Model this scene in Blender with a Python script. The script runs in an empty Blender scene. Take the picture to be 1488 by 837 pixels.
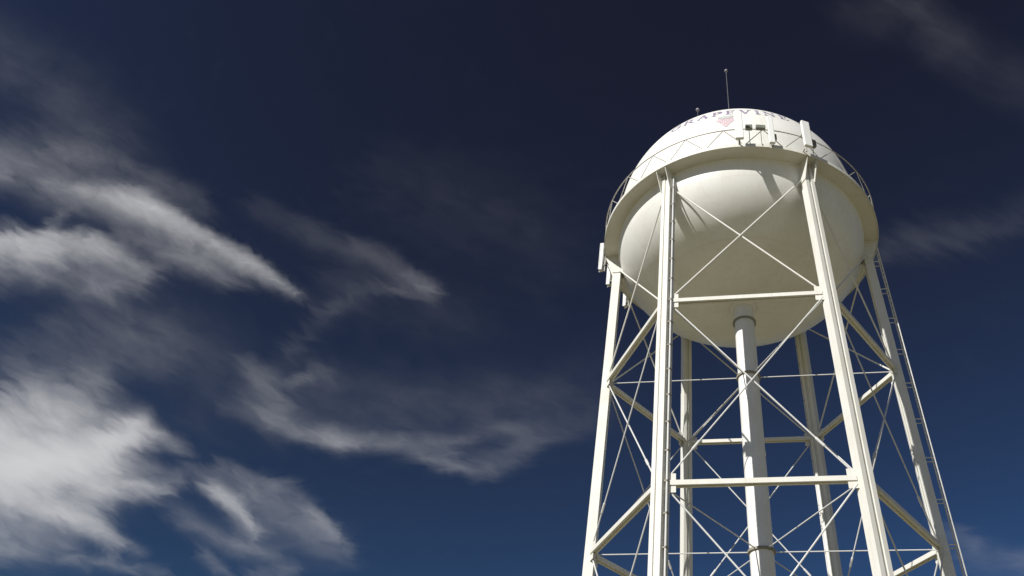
import bpy, bmesh, math, random
from mathutils import Vector, Matrix
from math import sin, cos, pi, radians as rad

random.seed(7)
sc = bpy.context.scene
col = sc.collection

# ------------------------------------------------------------------ measures (metres)
ZB = 33.66                     # balcony floor above the ground
RT = 7.2                       # tank radius
RB = 8.0                       # balcony outer radius
PHI = 0.0244689                # turn of the six legs
Z_RING = [-8.969, -18.129, -27.29]
R1, R2 = 7.409, 7.6187
SLOPE = (R2 - R1) / (Z_RING[1] - Z_RING[0])
def leg_r(z): return R1 + SLOPE * (z - Z_RING[0])
def leg_az(k): return rad(-90 + 60 * k) + PHI
def radial(az): return Vector((sin(az), -cos(az), 0))
def tang(az): return Vector((cos(az), sin(az), 0))
def leg_pt(k, z): return radial(leg_az(k)) * leg_r(z) + Vector((0, 0, z))

SUN_AZ, SUN_EL = rad(-31.9), rad(32.8)
SUN_DIR = Vector((sin(SUN_AZ) * cos(SUN_EL), -cos(SUN_AZ) * cos(SUN_EL), sin(SUN_EL)))

# ------------------------------------------------------------------ node helpers
def new_mat(name):
    m = bpy.data.materials.new(name); m.use_nodes = True
    nt = m.node_tree
    return m, nt, nt.nodes['Principled BSDF']
def N(nt, typ, **kw):
    n = nt.nodes.new(typ)
    for k, v in kw.items(): setattr(n, k, v)
    return n
def noise(nt, vec, scale, detail=4, rough=.55):
    n = N(nt, 'ShaderNodeTexNoise'); n.inputs['Scale'].default_value = scale
    n.inputs['Detail'].default_value = detail; n.inputs['Roughness'].default_value = rough
    nt.links.new(vec, n.inputs['Vector']); return n.outputs['Fac']
def ramp(nt, fac, stops):
    r = N(nt, 'ShaderNodeValToRGB')
    e = r.color_ramp.elements
    while len(e) < len(stops): e.new(.5)
    for el, (p, c) in zip(e, stops):
        el.position = p; el.color = (*c, 1) if len(c) == 3 else c
    nt.links.new(fac, r.inputs['Fac']); return r.outputs['Color']
def mix(nt, fac, a, b, mode='MIX'):
    m = N(nt, 'ShaderNodeMix', data_type='RGBA', blend_type=mode)
    if hasattr(fac, 'is_linked'): nt.links.new(fac, m.inputs[0])
    else: m.inputs[0].default_value = fac
    for v, i in ((a, 6), (b, 7)):
        if hasattr(v, 'is_linked'): nt.links.new(v, m.inputs[i])
        else: m.inputs[i].default_value = (*v, 1)
    return m.outputs[2]

def paint_mat(name, base, stain, rough=.42, streak=.5, scale=1.0, seams=False):
    """weathered enamel paint: soft chalking, vertical run marks, a little orange peel"""
    m, nt, b = new_mat(name)
    tc = N(nt, 'ShaderNodeTexCoord'); geo = N(nt, 'ShaderNodeNewGeometry')
    P = geo.outputs['Position']
    mp = N(nt, 'ShaderNodeMapping'); nt.links.new(P, mp.inputs['Vector'])
    mp.inputs['Scale'].default_value = (2.2 * scale, 2.2 * scale, .16 * scale)
    runs = noise(nt, mp.outputs[0], 1.6, 6, .6)
    blot = noise(nt, P, .55 * scale, 5, .6)
    fine = noise(nt, P, 9 * scale, 4, .6)
    c1 = mix(nt, ramp(nt, blot, [(.35, (0, 0, 0)), (.75, (.55, .55, .55))]), base, stain)
    c2 = mix(nt, ramp(nt, runs, [(.52, (0, 0, 0)), (.8, (streak,) * 3)]), c1, stain)
    c3 = mix(nt, ramp(nt, fine, [(.3, (.0, .0, .0)), (.8, (.12, .12, .12))]), c2, stain)
    nt.links.new(c3, b.inputs['Base Color'])
    rr = N(nt, 'ShaderNodeMapRange'); nt.links.new(blot, rr.inputs['Value'])
    rr.inputs['To Min'].default_value = rough - .1; rr.inputs['To Max'].default_value = rough + .15
    nt.links.new(rr.outputs[0], b.inputs['Roughness'])
    b.inputs['Specular IOR Level'].default_value = .35
    bp = N(nt, 'ShaderNodeBump'); bp.inputs['Strength'].default_value = .12; bp.inputs['Distance'].default_value = .05
    height = noise(nt, P, .8, 3)
    if seams:                       # welded plate courses: ring seams and staggered upright seams
        def mth(op, a, c=None, clamp=False):
            n = N(nt, 'ShaderNodeMath', operation=op); n.use_clamp = clamp
            for i, v in enumerate((a, c)):
                if v is None: continue
                if hasattr(v, 'is_linked'): nt.links.new(v, n.inputs[i])
                else: n.inputs[i].default_value = v
            return n.outputs[0]
        sep = N(nt, 'ShaderNodeSeparateXYZ'); nt.links.new(P, sep.inputs[0]); X, Y, Zc = sep.outputs
        course = mth('DIVIDE', mth('ADD', Zc, .35), 2.35)
        fz = mth('ABSOLUTE', mth('SUBTRACT', mth('FRACT', course), .5))
        ringm = mth('GREATER_THAN', fz, .5 - .022 / 2.35)
        ang = mth('ADD', mth('MULTIPLY', mth('ARCTAN2', X, Y), 14 / (2 * pi)), mth('MULTIPLY', mth('FLOOR', course), .37))
        fa = mth('ABSOLUTE', mth('SUBTRACT', mth('FRACT', ang), .5))
        uprm = mth('GREATER_THAN', fa, .5 - .0065)
        seam = mth('MAXIMUM', ringm, uprm)
        c3 = mix(nt, mth('MULTIPLY', seam, .35), c3, stain)
        nt.links.new(c3, b.inputs['Base Color'])
        height = mth('ADD', height, mth('MULTIPLY', seam, .35))
        bp.inputs['Strength'].default_value = .2
    nt.links.new(height, bp.inputs['Height']); nt.links.new(bp.outputs[0], b.inputs['Normal'])
    return m

M_TANK = paint_mat('tank paint', (.84, .83, .785), (.70, .675, .59), seams=True, streak=.65)
M_STEEL = paint_mat('frame paint', (.72, .712, .662), (.62, .58, .48), scale=1.6, streak=.7)
M_RISER = paint_mat('riser paint', (.80, .79, .75), (.64, .62, .56), scale=1.3)
M_ROD = paint_mat('rod paint', (.66, .66, .64), (.5, .48, .44), scale=1.6)
M_RAIL = paint_mat('rail paint', (.42, .40, .36), (.30, .27, .22), scale=2)
M_PANEL = paint_mat('antenna plastic', (.82, .82, .79), (.74, .73, .68), rough=.35, streak=.2, scale=2)
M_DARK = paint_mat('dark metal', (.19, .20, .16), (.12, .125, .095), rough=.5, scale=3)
M_MAST = paint_mat('mast metal', (.055, .058, .065), (.035, .035, .035), rough=.5, scale=3)
M_BAND = paint_mat('band steel', (.30, .28, .23), (.20, .175, .12), rough=.5, scale=3)
M_LETTER = paint_mat('letter paint', (.27, .22, .33), (.38, .33, .43), scale=3)
M_GRAPE = paint_mat('emblem berry paint', (.67, .50, .54), (.72, .59, .62), scale=3)
M_LEAF = paint_mat('emblem leaf paint', (.50, .52, .49), (.6, .62, .57), scale=3)
M_CONC = paint_mat('concrete', (.38, .365, .33), (.25, .235, .2), rough=.8, scale=1)
M_LENS, _nt, _b = new_mat('beacon glass')
_b.inputs['Base Color'].default_value = (.25, .22, .24, 1); _b.inputs['Roughness'].default_value = .2

# ------------------------------------------------------------------ mesh helpers
def obj(name, bm, mat, parent=None, smooth=False, loc=None):
    me = bpy.data.meshes.new(name)
    bmesh.ops.recalc_face_normals(bm, faces=bm.faces[:])
    bm.to_mesh(me); bm.free()
    me.materials.append(mat)
    if smooth:
        me.polygons.foreach_set('use_smooth', [True] * len(me.polygons))
    o = bpy.data.objects.new(name, me); col.objects.link(o)
    if parent: o.parent = parent
    if loc is not None: o.location = loc
    return o
def extrude_section(bm, pts, f0, f1):
    """pts: closed 2D outline; f0/f1 map it to 3D at both ends"""
    a = [bm.verts.new(f0(*p)) for p in pts]; b = [bm.verts.new(f1(*p)) for p in pts]
    n = len(pts)
    for i in range(n): bm.faces.new((a[i], a[(i + 1) % n], b[(i + 1) % n], b[i]))
    bm.faces.new(a[::-1]); bm.faces.new(b)
def frame(d):
    d = d.normalized(); up = Vector((0, 0, 1)) if abs(d.z) < .95 else Vector((1, 0, 0))
    s = d.cross(up).normalized(); return d, s, s.cross(d).normalized()
def tube(bm, a, b, r, r2=None, n=8):
    a, b = Vector(a), Vector(b); d, s, u = frame(b - a); r2 = r if r2 is None else r2
    pts = [(cos(2 * pi * i / n), sin(2 * pi * i / n)) for i in range(n)]
    extrude_section(bm, pts, lambda x, y: a + (s * x + u * y) * r, lambda x, y: b + (s * x + u * y) * r2)
def spindle(bm, a, d, prof, n=8):
    """one closed skin along d: prof = (distance, radius) pairs"""
    a = Vector(a); d, s_, u = frame(Vector(d)); prev = None
    for x, r in prof:
        cur = [bm.verts.new(a + d * x + (s_ * cos(2 * pi * i / n) + u * sin(2 * pi * i / n)) * r) for i in range(n)]
        if prev:
            for i in range(n): bm.faces.new((prev[i], prev[(i + 1) % n], cur[(i + 1) % n], cur[i]))
        else: bm.faces.new(cur[::-1])
        prev = cur
    bm.faces.new(prev)
def bar(bm, a, b, w, h):
    """rectangular bar, w sideways, h up"""
    a, b = Vector(a), Vector(b); d, s, u = frame(b - a)
    pts = [(-w / 2, -h / 2), (w / 2, -h / 2), (w / 2, h / 2), (-w / 2, h / 2)]
    extrude_section(bm, pts, lambda x, y: a + s * x + u * y, lambda x, y: b + s * x + u * y)
def box(bm, c, ax, ay, az, sx, sy, sz, bev=0):
    g = bmesh.ops.create_cube(bm, size=1)
    M = Matrix((ax, ay, az)).transposed()
    for v in g['verts']:
        v.co = Vector(c) + M @ Vector((v.co.x * sx, v.co.y * sy, v.co.z * sz))
    if bev:
        ed = {e for v in g['verts'] for e in v.link_edges}
        bmesh.ops.bevel(bm, geom=list(ed), offset=bev, segments=2, affect='EDGES', profile=.5)
def lathe(bm, prof, n=128, close=False):
    rings = []
    for r, z in prof:
        if r < 1e-6: rings.append([bm.verts.new((0, 0, z))])
        else: rings.append([bm.verts.new((r * sin(2 * pi * i / n), -r * cos(2 * pi * i / n), z)) for i in range(n)])
    pairs = list(zip(rings, rings[1:]))
    if close: pairs.append((rings[-1], rings[0]))
    for A, B in pairs:
        if len(A) == 1 and len(B) == 1: continue
        for i in range(n):
            j = (i + 1) % n
            if len(A) == 1: bm.faces.new((A[0], B[j], B[i]))
            elif len(B) == 1: bm.faces.new((A[i], A[j], B[0]))
            else: bm.faces.new((A[i], A[j], B[j], B[i]))
def ring_tube(bm, R, z, r, n=144, m=6):
    lathe(bm, [(R + r * cos(2 * pi * k / m), z + r * sin(2 * pi * k / m)) for k in range(m)], n, close=True)
def tag(o, label=None, cat=None, group=None, kind=None):
    if label: o['label'] = label
    if cat: o['category'] = cat
    if group: o['group'] = group
    if kind: o['kind'] = kind
    return o

# ------------------------------------------------------------------ ground
m, nt, b = new_mat('dry grass field')
P = N(nt, 'ShaderNodeNewGeometry').outputs['Position']
g1 = ramp(nt, noise(nt, P, .05, 8, .65), [(.3, (.165, .155, .075)), (.55, (.255, .225, .125)), (.75, (.34, .305, .195))])
g2 = ramp(nt, noise(nt, P, 3, 8, .7), [(.3, (.75, .75, .7)), (.7, (1, 1, 1))])
nt.links.new(mix(nt, 1, g1, g2, 'MULTIPLY'), b.inputs['Base Color'])
b.inputs['Roughness'].default_value = .95
bp = N(nt, 'ShaderNodeBump'); bp.inputs['Distance'].default_value = .08
nt.links.new(noise(nt, P, 6, 6), bp.inputs['Height']); nt.links.new(bp.outputs[0], b.inputs['Normal'])
bm = bmesh.new()
lathe(bm, [(0, 0), (9, 0), (40, 0), (400, 0), (4000, 0)], 48)
tag(obj('ground', bm, m), kind='structure')

# ------------------------------------------------------------------ the tower
tower = bpy.data.objects.new('water_tower', None); col.objects.link(tower)
tower.location = (0, 0, 0); tower.empty_display_size = 2
tag(tower, 'cream white six-legged steel water tower with round tank, balcony and central riser pipe', 'water tower')
UP = Vector((0, 0, ZB))        # part meshes are built round the balcony level and lifted by this
def part(name, bm, mat, parent=tower, smooth=False):
    o = obj(name, bm, mat, parent, smooth)
    if parent is tower: o.location = UP
    return o

# bowl (rounded bottom) and straight shell
EX = 2.32
def bowl_prof():
    p = [(RT, 1.999), (RT, 1.2)]
    for i in range(0, 41):
        t = i / 40 * pi / 2
        p.append((RT * max(cos(t), 0) ** (2 / EX), .5 - 4.86 * sin(t) ** (2 / EX)))
    p[-1] = (0, p[-1][1])
    return p
bm = bmesh.new(); lathe(bm, bowl_prof(), 160)
bowl = part('bowl', bm, M_TANK, smooth=True)
# dome
DOME_Z, DOME_H = 2.0, 7.0
bm = bmesh.new()
lathe(bm, [(RT * cos(t), DOME_Z + DOME_H * sin(t)) for t in [i / 48 * pi / 2 for i in range(48)]] + [(0, DOME_Z + DOME_H)], 160)
dome = part('dome', bm, M_TANK, smooth=True)
def dome_pt(az, t, off=.012):
    n = Vector((sin(az) * cos(t) / RT, -cos(az) * cos(t) / RT, sin(t) / DOME_H)).normalized()
    return Vector((RT * cos(t) * sin(az), -RT * cos(t) * cos(az), DOME_Z + DOME_H * sin(t))) + n * off

# lettering on the dome: serif capitals from strokes (unit cell 1 high)
def arc(cx, cy, rx, ry, a0, a1, n=10):
    return [(cx + rx * cos(rad(a0 + (a1 - a0) * i / n)), cy + ry * sin(rad(a0 + (a1 - a0) * i / n))) for i in range(n + 1)]
TH, TN = .17, .085
GL = {
 'G': (.82, [(arc(.42, .5, .36, .46, 50, 325), TH), ([(.74, .42), (.74, .1)], TH), ([(.56, .42), (.86, .42)], TN), ([(.70, .72), (.70, .95)], TN)]),
 'R': (.84, [([(.18, 0), (.18, 1)], TH), ([(.03, .03), (.34, .03)], TN), ([(.03, .97), (.4, .97)], TN), (arc(.4, .74, .26, .23, 90, -90), TH), ([(.4, .5), (.2, .5)], TN), ([(.42, .5), (.74, .03)], TH), ([(.66, .03), (.86, .03)], TN)]),
 'A': (.86, [([(.12, 0), (.43, 1)], TN), ([(.43, 1), (.74, 0)], TH), ([(.22, .34), (.62, .34)], TN), ([(.0, .03), (.25, .03)], TN), ([(.6, .03), (.88, .03)], TN)]),
 'P': (.74, [([(.18, 0), (.18, 1)], TH), ([(.03, .03), (.36, .03)], TN), ([(.03, .97), (.4, .97)], TN), (arc(.4, .72, .26, .25, 90, -90), TH), ([(.4, .46), (.2, .46)], TN)]),
 'E': (.74, [([(.18, 0), (.18, 1)], TH), ([(.03, .03), (.66, .03)], TN), ([(.03, .97), (.64, .97)], TN), ([(.2, .51), (.5, .51)], TN), ([(.63, .0), (.68, .25)], TN), ([(.62, 1.), (.62, .77)], TN), ([(.5, .4), (.5, .63)], TN)]),
 'V': (.86, [([(.12, 1), (.43, 0)], TH), ([(.43, 0), (.74, 1)], TN), ([(.0, .97), (.27, .97)], TN), ([(.6, .97), (.88, .97)], TN)]),
 'I': (.40, [([(.2, 0), (.2, 1)], TH), ([(.03, .03), (.37, .03)], TN), ([(.03, .97), (.37, .97)], TN)]),
 'N': (.92, [([(.16, 0), (.16, 1)], TN), ([(.16, 1), (.74, 0)], TH), ([(.74, 0), (.74, 1)], TN), ([(.02, .03), (.3, .03)], TN), ([(0, .97), (.2, .97)], TN), ([(.6, .97), (.9, .97)], TN)]),
}
def stroke_faces(bm, pts, w, mapf, lift):
    fine = []
    for (x0, y0), (x1, y1) in zip(pts, pts[1:]):
        k = max(1, int(math.hypot(x1 - x0, y1 - y0) / .12))
        fine += [(x0 + (x1 - x0) * i / k, y0 + (y1 - y0) * i / k) for i in range(k)]
    fine.append(pts[-1])
    prev = None
    for i, (x, y) in enumerate(fine):
        a = fine[max(i - 1, 0)]; c = fine[min(i + 1, len(fine) - 1)]
        dx, dy = c[0] - a[0], c[1] - a[1]; L = math.hypot(dx, dy) or 1
        nx, ny = -dy / L * w / 2, dx / L * w / 2
        cur = (bm.verts.new(mapf(x + nx, y + ny, lift)), bm.verts.new(mapf(x - nx, y - ny, lift)))
        if prev: bm.faces.new((prev[0], prev[1], cur[1], cur[0]))
        prev = cur
LET_H = .12                    # letter height as an angle on the dome
LET_T = .335                   # latitude of the baseline
LET_AZ0, LET_AZ1 = rad(-30.5), rad(30)
word = 'GRAPEVINE'
tot = sum(GL[c][0] + .22 for c in word) - .22
x0 = 0; kk = 0
for c in word:
    bm = bmesh.new(); w, strokes = GL[c]
    for pts, th in strokes:
        f = lambda x, y, lift, x0=x0: dome_pt(LET_AZ0 + (LET_AZ1 - LET_AZ0) * (x0 + x) / tot, LET_T + LET_H * y, lift)
        stroke_faces(bm, pts, th, f, .010 + .0022 * (kk % 7)); kk += 1
    x0 += w + .22
    part('letter', bm, M_LETTER, dome)
# grape bunch painted under the word
bm = bmesh.new(); bl = bmesh.new()
def dome_disc(bm, az, t, r, lift, n=14, sx=1):
    f = [bm.verts.new(dome_pt(az + sx * r * cos(2 * pi * i / n) / (RT * cos(t)), t + r * sin(2 * pi * i / n) / RT, lift)) for i in range(n)]
    bm.faces.new(f)
EM_AZ, EM_T = rad(-1.6), .245
for row, cnt in enumerate((4, 5, 4, 3, 2, 1)):
    for i in range(cnt):
        dome_disc(bm, EM_AZ + (i - (cnt - 1) / 2) * .21 / (RT * .9), EM_T - row * .025, .10, .010 + .003 * ((row + i) % 3))
for da, dt in ((-.04, .04), (.0, .048), (.04, .04), (-.022, .024), (.022, .024)):
    dome_disc(bl, EM_AZ + da, EM_T + dt * .85, .165, .02 + .003 * abs(da * 20))
part('emblem_grapes', bm, M_GRAPE, dome); part('emblem_leaf', bl, M_LEAF, dome)

# balcony: a shallow ring girder
bm = bmesh.new()
lathe(bm, [(RT - .05, .0), (RB - .03, 0), (RB - .03, -.07), (RB, -.07), (RB, .16), (RB - .03, .16), (RB - .03, .06), (RT - .05, .06)], 160, close=True)
balcony = part('balcony', bm, M_STEEL, smooth=False)
RH = 1.38
bm = bmesh.new(); ring_tube(bm, RB - .02, RH, .032)
part('top_rail', bm, M_RAIL, balcony, True)
bm = bmesh.new(); NZ = 24
for i in range(NZ):
    a0 = rad(360 / NZ * i + 5); a1 = a0 + pi / NZ; a2 = a0 + 2 * pi / NZ
    for p, q in ((a0, a1), (a2, a1)):
        tube(bm, radial(p) * (RB - .06) + Vector((0, 0, .1)), radial(q) * (RB - .02) + Vector((0, 0, RH)), .024, n=6)
part('railing_lattice', bm, M_RAIL, balcony)
for k in range(6):
    az = leg_az(k); o, t = radial(az), tang(az)
    for s in (-1, 1):
        bm = bmesh.new()
        pts = [(RT - .5, -1.35), (RT + .30, -1.35), (RB - .06, -.16), (RB - .06, -.002), (RT - .5, -.002)]
        extrude_section(bm, pts, lambda r, z: o * r + t * (s * .285 - .016) + Vector((0, 0, z)), lambda r, z: o * r + t * (s * .285 + .016) + Vector((0, 0, z)))
        part('bracket', bm, M_STEEL, balcony)

# riser pipe
RR = .535
bm = bmesh.new(); lathe(bm, [(RR, -4.3), (RR, -ZB + .3)], 40); riser = part('riser', bm, M_RISER, smooth=True)
def collar(z, R, h, mat):
    bm = bmesh.new(); lathe(bm, [(RR - .05, z), (R, z), (R, z - h), (RR - .05, z - h)], 40, close=True)
    part('collar', bm, mat, riser)
bm = bmesh.new(); lathe(bm, [(.80, -4.335), (.70, -4.40), (.60, -4.47), (RR - .04, -4.52), (RR - .04, -4.335)], 40, close=True); part('neck_flare', bm, M_TANK, riser, True)
collar(-5.35, RR + .10, .09, M_BAND)
for z in Z_RING: collar(z + .05, RR + .085, .11, M_BAND)
collar(-13.3, RR + .02, .12, M_RISER)

# legs: two channels toe to toe with a set-back plate between them
W, D, FW, TK = .52, .46, .19, .03
TOPZ, BOTZ = -.02, -ZB + .32
def leg_section(k, z):
    az = leg_az(k); o, t = radial(az), tang(az); c = leg_pt(k, z)
    return lambda a, b: c + o * a + t * b
GW, GD = W / 2 - FW, .065      # the groove between the two channels, front and back
LEG_OUT = [(-D / 2, -W / 2), (D / 2, -W / 2), (D / 2, -GW), (D / 2 - GD, -GW), (D / 2 - GD, GW), (D / 2, GW), (D / 2, W / 2),
           (-D / 2, W / 2), (-D / 2, GW), (-D / 2 + GD, GW), (-D / 2 + GD, -GW), (-D / 2, -GW)]
legs = []
for k in range(6):
    bm = bmesh.new()
    extrude_section(bm, LEG_OUT, leg_section(k, TOPZ), leg_section(k, BOTZ))
    leg = part('leg', bm, M_STEEL); legs.append(leg)
    az = leg_az(k); o, t = radial(az), tang(az)
    for z in Z_RING:                                   # node plates where struts and rods meet
        c = leg_pt(k, z)
        for s in (-1, 1):
            bm = bmesh.new()
            chord = (leg_pt((k + s) % 6, z) - c).normalized()
            e = c + t * (s * (W / 2 + .004)) - o * .05
            box(bm, e + chord * .17, chord, Vector((0, 0, 1)).cross(chord), Vector((0, 0, 1)), .40, .022, .78, .004)
            part('gusset_plate', bm, M_STEEL, leg)
    bm = bmesh.new(); c = leg_pt(k, BOTZ)
    box(bm, c - Vector((0, 0, .03)), o, t, Vector((0, 0, 1)), .9, .9, .06, .01)
    part('base_plate', bm, M_STEEL, leg)
    bm = bmesh.new(); c = leg_pt(k, -ZB + .05)
    box(bm, c - Vector((0, 0, .2)), o, t, Vector((0, 0, 1)), 1.6, 1.6, .83, .03)
    part('footing', bm, M_CONC)
bm = bmesh.new(); lathe(bm, [(0, -ZB - .2), (1.3, -ZB - .2), (1.3, -ZB + .29), (1.24, -ZB + .35), (0, -ZB + .35)], 32); part('footing', bm, M_CONC)

# struts: double bars with batten plates, ring by ring
for z in Z_RING:
    for k in range(6):
        a, b_ = leg_pt(k, z), leg_pt((k + 1) % 6, z); d, s, u = frame(b_ - a)
        a = a + d * .30; b_ = b_ - d * .30
        bm = bmesh.new(); sw, sh, gw, gd = .145, .10, .05, .06
        sec = [(-sw, -sh), (-gw, -sh), (-gw, -sh + gd), (gw, -sh + gd), (gw, -sh), (sw, -sh), (sw, sh), (gw, sh), (gw, sh - gd), (-gw, sh - gd), (-gw, sh), (-sw, sh)]
        extrude_section(bm, sec, lambda x, y: a + s * x + u * y, lambda x, y: b_ + s * x + u * y)
        part('strut', bm, M_STEEL)

# cross bracing rods
def rod(p, q, r, tb=.2):
    bm = bmesh.new(); tube(bm, p, q, r, n=8)
    o = part('tie_rod', bm, M_ROD if r < .04 else M_STEEL)
    if tb:
        d = (q - p).normalized(); c = p + (q - p) * tb
        bm = bmesh.new(); spindle(bm, c, d, [(-.27, r * 1.05), (-.2, r * 1.75), (.2, r * 1.75), (.27, r * 1.05)])
        obj('turnbuckle', bm, M_ROD, o)
levels = [-1.15] + Z_RING + [-ZB + .7]
for i in range(4):
    za, zb_ = levels[i] - (.22 if i else 0), levels[i + 1] + .22
    for k in range(6):
        k2 = (k + 1) % 6
        for (ka, kb, off) in ((k, k2, .0), (k2, k, .075)):
            pa, pb = leg_pt(ka, za), leg_pt(kb, zb_)
            h = Vector((pb.x - pa.x, pb.y - pa.y, 0)).normalized(); out = Vector((h.y, -h.x, 0))
            if out.dot(pa) < 0: out = -out
            rod(pa + h * .30 + out * off, pb - h * .30 + out * off, .044 if i == 0 else .034, tb=0 if i == 0 else .84)
for z in Z_RING:
    for k in range(6):
        o = radial(leg_az(k)); bm = bmesh.new()
        tube(bm, o * (leg_r(z) - .2) + Vector((0, 0, z)), o * (RR + .03) + Vector((0, 0, z)), .028, n=8)
        part('spoke_rod', bm, M_ROD)

# ladder up the outside of the right-hand leg
k = 3; az = leg_az(k); o, t = radial(az), tang(az)
lad = lambda z, b, out: leg_pt(k, z) + o * (D / 2 + out) + t * b
ladder = bpy.data.objects.new('ladder', None); col.objects.link(ladder); ladder.parent = tower; ladder.location = UP
for b_ in (-.2, .2):
    bm = bmesh.new(); tube(bm, lad(1.2, b_, .42), lad(-ZB + 2.5, b_, .42), .035, n=8); part('rail', bm, M_STEEL, ladder)
z = 1.1
while z > -ZB + 2.6:
    bm = bmesh.new(); tube(bm, lad(z, -.2, .42), lad(z, .2, .42), .014, n=5); part('rung', bm, M_STEEL, ladder); z -= .34
for i in range(15):
    z = -1.6 - 2.05 * i
    for b_ in (-.2, .2):
        bm = bmesh.new(); tube(bm, lad(z, b_, -.02), lad(z, b_, .42), .025, n=6); part('standoff', bm, M_STEEL, ladder)
# conduits down two legs
for k, side in ((1, 1), (4, 1)):
    az = leg_az(k); o, t = radial(az), tang(az)
    cp = lambda z, a: leg_pt(k, z) + t * (W / 2 + .11) * side + o * a
    for a in (-.06, .06):
        bm = bmesh.new(); tube(bm, cp(-.3, a), cp(-ZB + .6, a), .042, n=8); cd = part('conduit', bm, M_ROD)
    for i in range(24):
        z = -1.2 - 1.3 * i
        bm = bmesh.new(); c = cp(z, 0) - t * .04 * side
        box(bm, c, o, t, Vector((0, 0, 1)), .22, .16, .06, .006)
        part('clip', bm, M_BAND, cd)

# ------------------------------------------------------------------ things fixed on the tower
def panel(az_deg, z0, z1, R, w, label, tilt=0.0):
    az = rad(az_deg); o, t = radial(az), tang(az); Z = Vector((0, 0, 1))
    e = bpy.data.objects.new('panel_antenna', None); col.objects.link(e)
    e.location = o * (RB + .02) + Vector((0, 0, ZB + max(z0, 0))); base = e.location.copy()
    tag(e, label, 'antenna', 'panel antennas on the balcony rail')
    lo = lambda p: p + UP - base
    h = z1 - z0; c = o * (R + .09) + Vector((0, 0, (z0 + z1) / 2)); zt = (Z + o * tilt).normalized(); ot = t.cross(zt) * -1
    if ot.dot(o) < 0: ot = -ot
    bm = bmesh.new(); box(bm, lo(c), ot, t, zt, .17, w, h, .035); obj('radome', bm, M_PANEL, e)
    bm = bmesh.new(); pc = o * (R - .16)
    tube(bm, lo(pc + Z * (z0 - .12)), lo(pc + Z * (z1 - .15)), .045, n=10); obj('mounting_pipe', bm, M_RAIL, e)
    for f in (.16, .8):
        bm = bmesh.new(); zz = z0 + h * f
        box(bm, lo(o * (R - .06) + Z * zz), o, t, Z, .2, .16, .09, .008); obj('bracket', bm, M_DARK, e)
    for zz in (.12, RH):
        if z0 - .2 < zz < z1 + .2:
            bm = bmesh.new(); bar(bm, lo(o * (RB - .06) + Z * zz), lo(pc + Z * zz), .06, .06); obj('arm', bm, M_RAIL, e)
    return e
panel(3.0, -.45, 1.72, 8.72, .42, 'tallest white panel antenna on the balcony rail, hiding part of the painted word')
panel(14.5, -.25, 1.95, 8.32, .30, 'narrow white panel antenna on the balcony rail between the two wide panels')
panel(27.5, -.1, 1.95, 8.45, .46, 'wide white panel antenna on the balcony rail directly above a leg top')
panel(-90, -.65, 1.45, 8.24, .26, 'long white panel antenna sticking out from the rim, seen edge-on against dark sky')
panel(-102, -.35, 1.1, 8.25, .28, 'short white panel antenna under the rim, next to the long edge-on panel')
panel(-117, -.45, 1.05, 8.25, .28, 'small white panel antenna low under the rim, between the outer leg and the bowl')

def radio(az_deg, z, sx, sz, label):  # box colour and shape stand for radio gear plus shadow on the dome
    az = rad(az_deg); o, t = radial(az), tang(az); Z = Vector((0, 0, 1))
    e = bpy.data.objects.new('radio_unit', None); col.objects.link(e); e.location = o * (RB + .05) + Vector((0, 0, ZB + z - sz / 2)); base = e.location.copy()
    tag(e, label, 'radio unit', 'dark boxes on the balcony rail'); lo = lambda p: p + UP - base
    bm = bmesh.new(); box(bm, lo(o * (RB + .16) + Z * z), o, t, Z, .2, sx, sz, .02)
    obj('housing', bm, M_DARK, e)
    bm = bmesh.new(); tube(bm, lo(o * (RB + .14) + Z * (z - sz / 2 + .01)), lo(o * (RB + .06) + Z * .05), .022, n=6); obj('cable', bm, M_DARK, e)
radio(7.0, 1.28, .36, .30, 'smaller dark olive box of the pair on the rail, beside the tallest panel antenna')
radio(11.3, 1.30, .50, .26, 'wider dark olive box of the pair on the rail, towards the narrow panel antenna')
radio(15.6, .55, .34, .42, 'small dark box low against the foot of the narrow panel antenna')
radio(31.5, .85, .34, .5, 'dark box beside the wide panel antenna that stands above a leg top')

def mast(name, label, cat, x, y, z0, z1, r, ball):
    e = bpy.data.objects.new(name, None); col.objects.link(e); e.location = (x, y, z0 + ZB); tag(e, label, cat)
    h = z1 - z0
    bm = bmesh.new(); spindle(bm, (0, 0, 0), (0, 0, 1), [(-.05, r), (h * .45, r * .85), (h * .46, r * .7), (h, r * .55)], 10); obj('pole', bm, M_MAST, e)
    bm = bmesh.new(); tube(bm, (0, 0, -.06), (0, 0, .12), r * 2.4, r * 2, 12); obj('base', bm, M_MAST, e)
    bm = bmesh.new(); bmesh.ops.create_uvsphere(bm, u_segments=16, v_segments=10, radius=ball)
    bmesh.ops.translate(bm, verts=bm.verts[:], vec=(0, 0, h + ball * .6)); obj('beacon', bm, M_LENS, e, True)
mast('whip_antenna', 'tall thin dark whip antenna with a round tip on top of the dome', 'antenna', .05, 0, DOME_Z + DOME_H, 18.65, .062, .14)
mast('short_mast', 'short dark mast with a round tip on the dome, far lower than the whip antenna', 'mast', -2.2, 0.4, DOME_Z + DOME_H * math.sqrt(1 - (2.236 / RT) ** 2), 14.7, .05, .15)

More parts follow.
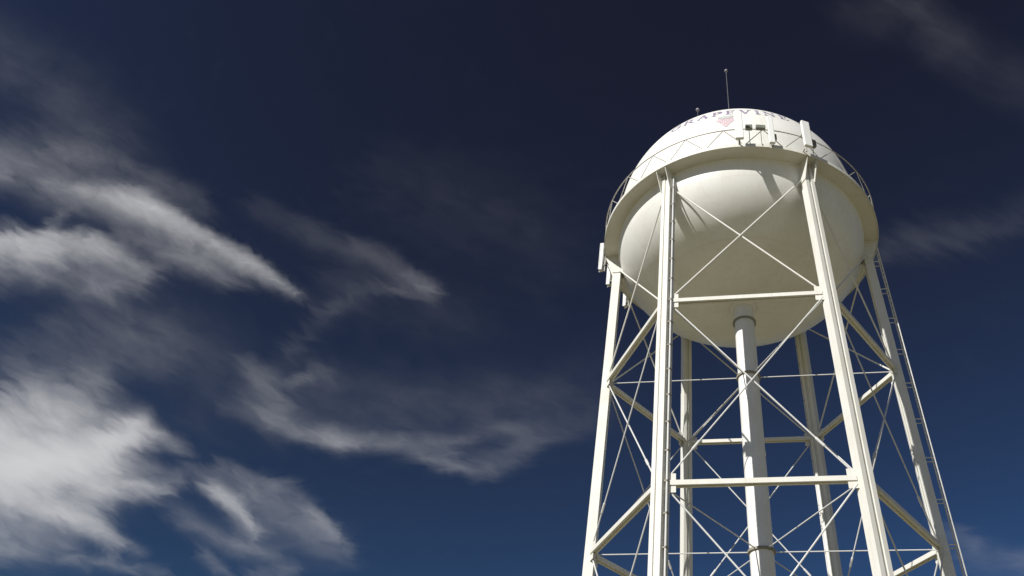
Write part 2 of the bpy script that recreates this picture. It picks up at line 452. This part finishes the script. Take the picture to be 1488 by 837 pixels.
# ------------------------------------------------------------------ camera
f_px, pitch, roll, yaw = 1135.937, .7332278, -.0491318, -.1846041
ppx, ppy = 175.02, -26.92
rt = Vector((cos(yaw), -sin(yaw), 0)); fh = Vector((sin(yaw), cos(yaw), 0)); Z = Vector((0, 0, 1))
fw = fh * cos(pitch) + Z * sin(pitch); upv = -fh * sin(pitch) + Z * cos(pitch)
CXa = rt * cos(roll) - upv * sin(roll); CYa = rt * sin(roll) + upv * cos(roll)
cam = bpy.data.cameras.new('camera'); co = bpy.data.objects.new('camera', cam); col.objects.link(co)
M = Matrix((CXa, CYa, -fw)).transposed().to_4x4(); M.translation = Vector((0, -34.1243, ZB - 32.05894)); co.matrix_world = M
cam.sensor_width = 36; cam.lens = 36 * f_px / 1488
cam.shift_x = -ppx / 1488; cam.shift_y = ppy / 1488
cam.clip_end = 20000
sc.camera = co

# ------------------------------------------------------------------ sun
sl = bpy.data.lights.new('sun', 'SUN'); sl.energy = 5.0; sl.angle = rad(.53); sl.color = (1, .98, .94)
so = bpy.data.objects.new('sun', sl); col.objects.link(so); so.location = SUN_DIR * 200
so.rotation_euler = (-SUN_DIR).to_track_quat('-Z', 'Y').to_euler()

# ------------------------------------------------------------------ sky with cirrus, laid out by direction
w = bpy.data.worlds.new('World'); sc.world = w; w.use_nodes = True
nt = w.node_tree; bg = nt.nodes['Background']; lk = nt.links.new
sky = N(nt, 'ShaderNodeTexSky', sky_type='NISHITA'); sky.sun_disc = False
sky.sun_elevation = SUN_EL; sky.sun_rotation = math.atan2(SUN_DIR.x, SUN_DIR.y)
sky.altitude = 300; sky.air_density = 1; sky.dust_density = .3; sky.ozone_density = 2
def vm(op, a, b=None, nt=nt):
    n = N(nt, 'ShaderNodeVectorMath', operation=op)
    for i, v in enumerate((a, b)):
        if v is None: continue
        if hasattr(v, 'is_linked'): nt.links.new(v, n.inputs[i])
        else: n.inputs[i].default_value = v
    return n.outputs['Value'] if op in ('DOT_PRODUCT', 'LENGTH') else n.outputs['Vector']
def mt(op, a, b=None, nt=nt, clamp=False, c=None):
    n = N(nt, 'ShaderNodeMath', operation=op); n.use_clamp = clamp
    for i, v in enumerate((a, b, c)):
        if v is None: continue
        if hasattr(v, 'is_linked'): nt.links.new(v, n.inputs[i])
        else: n.inputs[i].default_value = v
    return n.outputs[0]
tc = N(nt, 'ShaderNodeTexCoord'); dirv = tc.outputs['Generated']
# the cirrus sheet is laid out on a plane tangent to the sky in a fixed compass direction
SE = CXa.copy(); SN = CYa.copy(); SF = fw.copy()
df = vm('DOT_PRODUCT', dirv, tuple(SF)); dfc = mt('MAXIMUM', df, .05)
gx = mt('DIVIDE', vm('DOT_PRODUCT', dirv, tuple(SE)), dfc); gy = mt('DIVIDE', vm('DOT_PRODUCT', dirv, tuple(SN)), dfc)
K = f_px / 100
cx = N(nt, 'ShaderNodeCombineXYZ')
lk(mt('ADD', mt('MULTIPLY', gx, K), (744 + ppx) / 100), cx.inputs[0])
lk(mt('ADD', mt('MULTIPLY', gy, -K), (418.5 + ppy) / 100), cx.inputs[1])
Q = cx.outputs[0]
def noise_col(vec, scale, detail, rough=.55):
    n = N(nt, 'ShaderNodeTexNoise'); n.inputs['Scale'].default_value = scale; n.inputs['Detail'].default_value = detail; n.inputs['Roughness'].default_value = rough
    lk(vec, n.inputs['Vector']); return n
def warp(vec, scale, amt, detail):
    n = noise_col(vec, scale, detail)
    v = vm('SUBTRACT', n.outputs['Color'], (.5, .5, .5))
    v = vm('MULTIPLY', v, (amt, amt, 0)); return vm('ADD', vec, v)
import numpy as np
def combed(vec, ang, sx, sy, scale, det, rough):
    """noise stretched along the wind"""
    r_ = N(nt, 'ShaderNodeMapping', vector_type='TEXTURE'); lk(vec, r_.inputs['Vector'])
    r_.inputs['Rotation'].default_value = (0, 0, rad(ang)); r_.inputs['Scale'].default_value = (sx, sy, 1)
    return noise_col(r_.outputs[0], scale, det, rough).outputs['Fac']
def smear(vec, ang, by, amt):
    n = N(nt, 'ShaderNodeVectorMath', operation='SCALE'); n.inputs[0].default_value = (cos(rad(ang)) * amt, sin(rad(ang)) * amt, 0)
    lk(mt('SUBTRACT', by, .5), n.inputs['Scale']); return vm('ADD', vec, n.outputs[0])
# wind drift: gentle bends, then feathering of every edge along the wind
Qw = warp(Q, .5, .34, 2)
Qw = warp(Qw, 1.7, .20, 3)
lowq = N(nt, 'ShaderNodeSeparateXYZ'); lk(Q, lowq.inputs[0])
low = mt('MULTIPLY', mt('MULTIPLY', mt('SUBTRACT', lowq.outputs[0], 4.2), .7, clamp=True), mt('MULTIPLY', mt('SUBTRACT', lowq.outputs[1], 4.9), .9, clamp=True))
s28 = smear(Qw, 28, combed(Qw, 28, 2.6, .5, 2.1, 4, .55), .85)        # upper wind
s02 = smear(Qw, 2, combed(Qw, 2, 2.8, .42, 2.1, 4, .55), .95)         # flatter wind in the lower middle
mxv = N(nt, 'ShaderNodeMix', data_type='VECTOR'); lk(low, mxv.inputs[0]); lk(s28, mxv.inputs[4]); lk(s02, mxv.inputs[5])
Qw = mxv.outputs[1]
# cirrus bands of the day, on the chart: (x, y, opacity) along each band, softness on its upper and lower side
CLOUDS = [
 # long upper streak running down to the right
 ([(-400, 205, .16), (-60, 235, .18), (40, 258, .20), (105, 276, .34), (160, 284, .46), (205, 292, .54), (262, 324, .50), (320, 360, .36), (378, 396, .24), (437, 436, .10)], [30, 30, 26, 18, 14, 12, 9, 7, 5, 4], [28, 25, 25, 27, 29, 32, 32, 26, 15, 6]),
 ([(262, 326, .22), (324, 362, .28), (380, 398, .20), (430, 430, .10)], [5, 4, 4, 3], [10, 8, 6, 5]),
 ([(338, 374, .16), (385, 404, .24), (440, 438, .08)], 4, 4),
 ([(170, 345, .12), (260, 378, .18), (330, 408, .12)], 16, 14),
 ([(-60, 206, .10), (60, 215, .12), (150, 232, .11), (225, 256, .10), (290, 290, .06)], [22, 22, 18, 14], 30),
 # lens-shaped patch under it
 ([(-400, 330, .35), (-40, 344, .60), (40, 344, .64), (100, 344, .56), (150, 360, .44), (205, 386, .24)], [12, 11, 11, 9, 7, 6], [46, 46, 42, 36, 34, 26]),
 ([(60, 400, .16), (120, 416, .22), (180, 424, .16), (212, 402, .10)], 18, 18),
 ([(66, 330, .34), (82, 312, .20)], 7, 9),
 # faint veil between the banks
 ([(60, 560, .07), (108, 552, .16), (155, 556, .07)], 24, 24),
 ([(-60, 560, .06), (60, 520, .075), (160, 510, .075), (230, 520, .045)], 46, 44),
 ([(120, 465, .035), (230, 480, .05), (300, 520, .04), (300, 600, .02)], 46, 46),
 # big bright bank in the corner
 ([(-400, 690, .75), (-50, 674, .90), (40, 672, .95), (110, 664, .92), (165, 650, .80), (190, 645, .62)], [66, 64, 62, 52, 36, 24], [72, 66, 62, 52, 38, 26]),
 ([(-60, 610, .36), (60, 598, .40), (120, 600, .30)], 34, 30),
 ([(165, 636, .60), (200, 624, .66), (225, 632, .46), (268, 658, .12)], [20, 16, 11, 7], [22, 18, 11, 7]),
 ([(140, 704, .6), (200, 706, .6), (242, 718, .34)], [22, 16, 11], [22, 18, 13]),
 ([(30, 728, .5), (110, 748, .62), (140, 772, .52), (172, 806, .2)], [36, 24, 14, 8], [20, 17, 12, 8]),
 ([(-60, 770, .34), (30, 782, .22), (90, 790, .10)], 22, 30),
 ([(75, 806, .14), (150, 818, .2), (240, 838, .12)], 5, 7),
 ([(165, 775, .16), (210, 808, .14)], 6, 7),
 ([(215, 676, .16), (262, 700, .12)], 9, 9),
 # wisps right of the bank
 ([(270, 688, .06), (318, 682, .13), (404, 710, .20), (453, 750, .28), (485, 786, .26), (512, 808, .10)], [9, 8, 7, 5, 4, 4], [22, 24, 22, 16, 12, 7]),
 ([(312, 708, .44), (334, 728, .58), (356, 752, .56), (376, 776, .24)], [10, 10, 10, 8], [10, 13, 14, 10]),
 ([(370, 720, .10), (430, 770, .13), (480, 800, .10)], 22, 26),
 ([(262, 752, .10), (290, 772, .2), (340, 790, .22), (400, 806, .12)], 14, 13),
 ([(292, 806, .2), (328, 834, .2)], 6, 7),
 ([(380, 832, .16), (420, 834, .12)], 12, 12),
 # hooked wisps in the middle
 ([(358, 526, .12), (376, 552, .15), (396, 580, .12), (402, 620, .09)], [7, 8, 9], [14, 18, 20]),
 ([(392, 540, .09), (412, 580, .12), (420, 620, .08)], 9, 11),
 ([(432, 556, .08), (446, 546, .09), (480, 545, .06)], 12, 18),
 ([(340, 596, .06), (400, 612, .12), (440, 634, .17), (470, 640, .24), (498, 648, .17)], [14, 16, 18, 18], [10, 10, 11, 10]),
 ([(490, 646, .14), (540, 650, .10), (600, 660, .09), (640, 672, .11), (690, 684, .13), (724, 676, .09), (760, 655, .08), (850, 610, .03)], [18, 18, 22, 26, 26, 24, 24, 26], [9, 8, 7, 6, 5, 7, 12, 18]),
 ([(520, 646, .08), (620, 646, .11), (700, 634, .09), (780, 618, .05)], 7, 9),
 ([(600, 664, .09), (660, 680, .13), (712, 684, .08)], 5, 4),
 ([(400, 575, .045), (520, 590, .045), (640, 600, .045), (760, 590, .045), (860, 575, .025)], 46, 40),
 # faint upper middle streak
 ([(388, 300, .03), (440, 322, .05), (500, 346, .07), (560, 374, .09), (605, 398, .12), (632, 420, .08)], [6, 7, 7, 6, 5], [22, 24, 26, 22, 14]),
 ([(545, 414, .06), (590, 416, .13), (628, 416, .12)], 10, 9),
 ([(412, 516, .045), (440, 484, .05), (470, 450, .045), (540, 422, .03)], 9, 12),
 ([(500, 420, .025), (600, 440, .02), (690, 470, .012)], 36, 36),
 # veils at the edges
 ([(-400, -60, .05), (-40, 60, .04), (60, 120, .045), (150, 200, .05)], 50, 50),
 ([(1240, 10, .015), (1320, 8, .05), (1345, 26, .04), (1420, 90, .022), (1560, 150, .02)], [22, 22, 26, 30], 34),
 ([(1280, 372, .03), (1360, 346, .045), (1440, 330, .03), (1560, 290, .025)], 24, 20),
 ([(1384, 770, .06), (1408, 788, .09), (1440, 812, .06), (1560, 820, .07)], [9, 12, 16], [26, 28, 30]),
 ([(570, 270, .012), (690, 300, .016), (800, 360, .012)], 60, 60),
]
X0, X1, Y0, Y1 = -6.0, 22.0, -4.0, 13.0          # chart limits, hundreds of units
gx_ = np.linspace(X0, X1, 421); gy_ = np.linspace(Y0, Y1, 341)
PX, PY = np.meshgrid(gx_, gy_)
clear = np.ones_like(PX)
for pts, wu, wl in CLOUDS:
    best = np.zeros_like(PX)
    wu_ = list(wu) if isinstance(wu, (list, tuple)) else [wu]; wl_ = list(wl) if isinstance(wl, (list, tuple)) else [wl]
    for i in range(len(pts) - 1):
        (ax_, ay_, ia), (bx_, by_, ib) = pts[i], pts[i + 1]
        ax_, ay_, bx_, by_ = ax_ / 100, ay_ / 100, bx_ / 100, by_ / 100
        vx, vy = bx_ - ax_, by_ - ay_; L = math.hypot(vx, vy)
        hh = np.clip(((PX - ax_) * vx + (PY - ay_) * vy) / (L * L), 0, 1)
        def wat(ws):
            a = ws[min(i, len(ws) - 1)]; b2 = ws[min(i + 1, len(ws) - 1)]
            return (a + (b2 - a) * hh) / 100
        dist = np.hypot(PX - ax_ - vx * hh, PY - ay_ - vy * hh)
        sd = ((PX - ax_) * -vy + (PY - ay_) * vx) / L
        k = np.clip(sd * 4 + .5, 0, 1)
        wdt = wat(wu_) * (1 - k) + wat(wl_) * k
        best = np.maximum(best, np.exp(-(dist / wdt) ** 2) * (ia + (ib - ia) * hh))
    clear *= 1 - np.clip(best, 0, .98)
density = 1 - clear
# the chart as a short sum of products f(x) * g(y), each carried by a curve node
RANK = 48
U, S_, Vt = np.linalg.svd(density, full_matrices=False)
print('cloud chart residual', float(np.abs((U[:, :RANK] * S_[:RANK]) @ Vt[:RANK] - density).max()))
mx = N(nt, 'ShaderNodeSeparateXYZ'); lk(Qw, mx.inputs[0])
def unit(o, lo, hi): return mt('SUBTRACT', mt('MULTIPLY', mt('DIVIDE', mt('SUBTRACT', o, lo), hi - lo, clamp=True), 2), 1)
ux = unit(mx.outputs[0], X0, X1); uy = unit(mx.outputs[1], Y0, Y1)
def curve3(inp, funcs):
    n = N(nt, 'ShaderNodeVectorCurve'); cb = N(nt, 'ShaderNodeCombineXYZ')
    for i in range(3): lk(inp, cb.inputs[i])
    lk(cb.outputs[0], n.inputs['Vector'])
    for c, f in zip(n.mapping.curves, funcs):
        m_ = len(f); step = 2
        xs = list(range(0, m_, step))
        while len(c.points) < len(xs): c.points.new(0, 0)
        for p, q in zip(c.points, xs):
            p.location = (-1 + 2 * q / (m_ - 1), float(f[q])); p.handle_type = 'VECTOR'
    n.mapping.use_clip = False; n.mapping.update()
    return n.outputs[0]
dens = None
for r in range(0, RANK, 3):
    fx, fy, amp = [], [], []
    for q in range(r, r + 3):
        a = np.abs(Vt[q]).max(); b2 = np.abs(U[:, q]).max()
        fx.append(Vt[q] / a); fy.append(U[:, q] / b2); amp.append(float(S_[q] * a * b2))
    t = vm('DOT_PRODUCT', vm('MULTIPLY', curve3(ux, fx), tuple(amp)), curve3(uy, fy))
    dens = t if dens is None else mt('ADD', dens, t)
dens = mt('MAXIMUM', dens, 0)
# fibres inside the bands
fib = combed(Qw, 27, 2.4, .62, 1.8, 5, .55)
puff = noise_col(Qw, 1.5, 6, .55).outputs['Fac']
nz = mt('ADD', mt('MULTIPLY', mt('SUBTRACT', fib, .5), 1.9), mt('MULTIPLY', mt('SUBTRACT', puff, .5), 2.1))
tex = mt('MAXIMUM', mt('ADD', nz, 1.0), .08)
hold = mt('MULTIPLY', dens, 1.12, clamp=True)                 # thick cloud hides its own fibres
hold = mt('MULTIPLY', hold, hold)
tex = mt('ADD', mt('MULTIPLY', tex, mt('SUBTRACT', 1, hold)), hold)
front = mt('MULTIPLY', mt('SUBTRACT', df, .1), 4, clamp=True)
dens = mt('MULTIPLY', mt('MULTIPLY', dens, tex), front, clamp=True)
# scattered cirrus added over the unseen sky as fill for the shaded steel
far = N(nt, 'ShaderNodeMapping'); lk(dirv, far.inputs['Vector']); far.inputs['Scale'].default_value = (2.2, 2.2, 4.5)
rest = mt('MULTIPLY', mt('MULTIPLY', mt('SUBTRACT', noise_col(far.outputs[0], 1.3, 5, .6).outputs['Fac'], .42), 3.0, clamp=True), .55)
dens = mt('ADD', dens, mt('MULTIPLY', rest, mt('SUBTRACT', 1, front)), clamp=True)
# a clear sky seen through a polarising filter: deep blue, strong fall-off away from the horizon
sp = N(nt, 'ShaderNodeSeparateColor'); lk(sky.outputs[0], sp.inputs[0])
cb = N(nt, 'ShaderNodeCombineColor')
chan_ = []
for i, (gain, ex, top) in enumerate(((.150, .85, .75), (.116, 1.6, 1.35), (.0735, 1.95, 3.3))):
    chan_.append(mt('SMOOTH_MIN', mt('MULTIPLY', mt('POWER', sp.outputs[i], ex), gain), top, c=.12))
chan_[2] = mt('MAXIMUM', chan_[2], mt('MULTIPLY', chan_[1], 2.0))     # the haze at the horizon stays pale blue
for i in range(3): lk(chan_[i], cb.inputs[i])
final = mix(nt, dens, cb.outputs[0], (5.9, 5.9, 6.0))
lk(final, bg.inputs['Color']); bg.inputs['Strength'].default_value = .1

# ------------------------------------------------------------------ colour management
sc.view_settings.view_transform = 'Standard'; sc.view_settings.look = 'None'
sc.view_settings.exposure = .12; sc.view_settings.gamma = 1; sc.view_settings.use_curve_mapping = False
sc.render.engine = 'CYCLES'; sc.cycles.max_bounces = 8
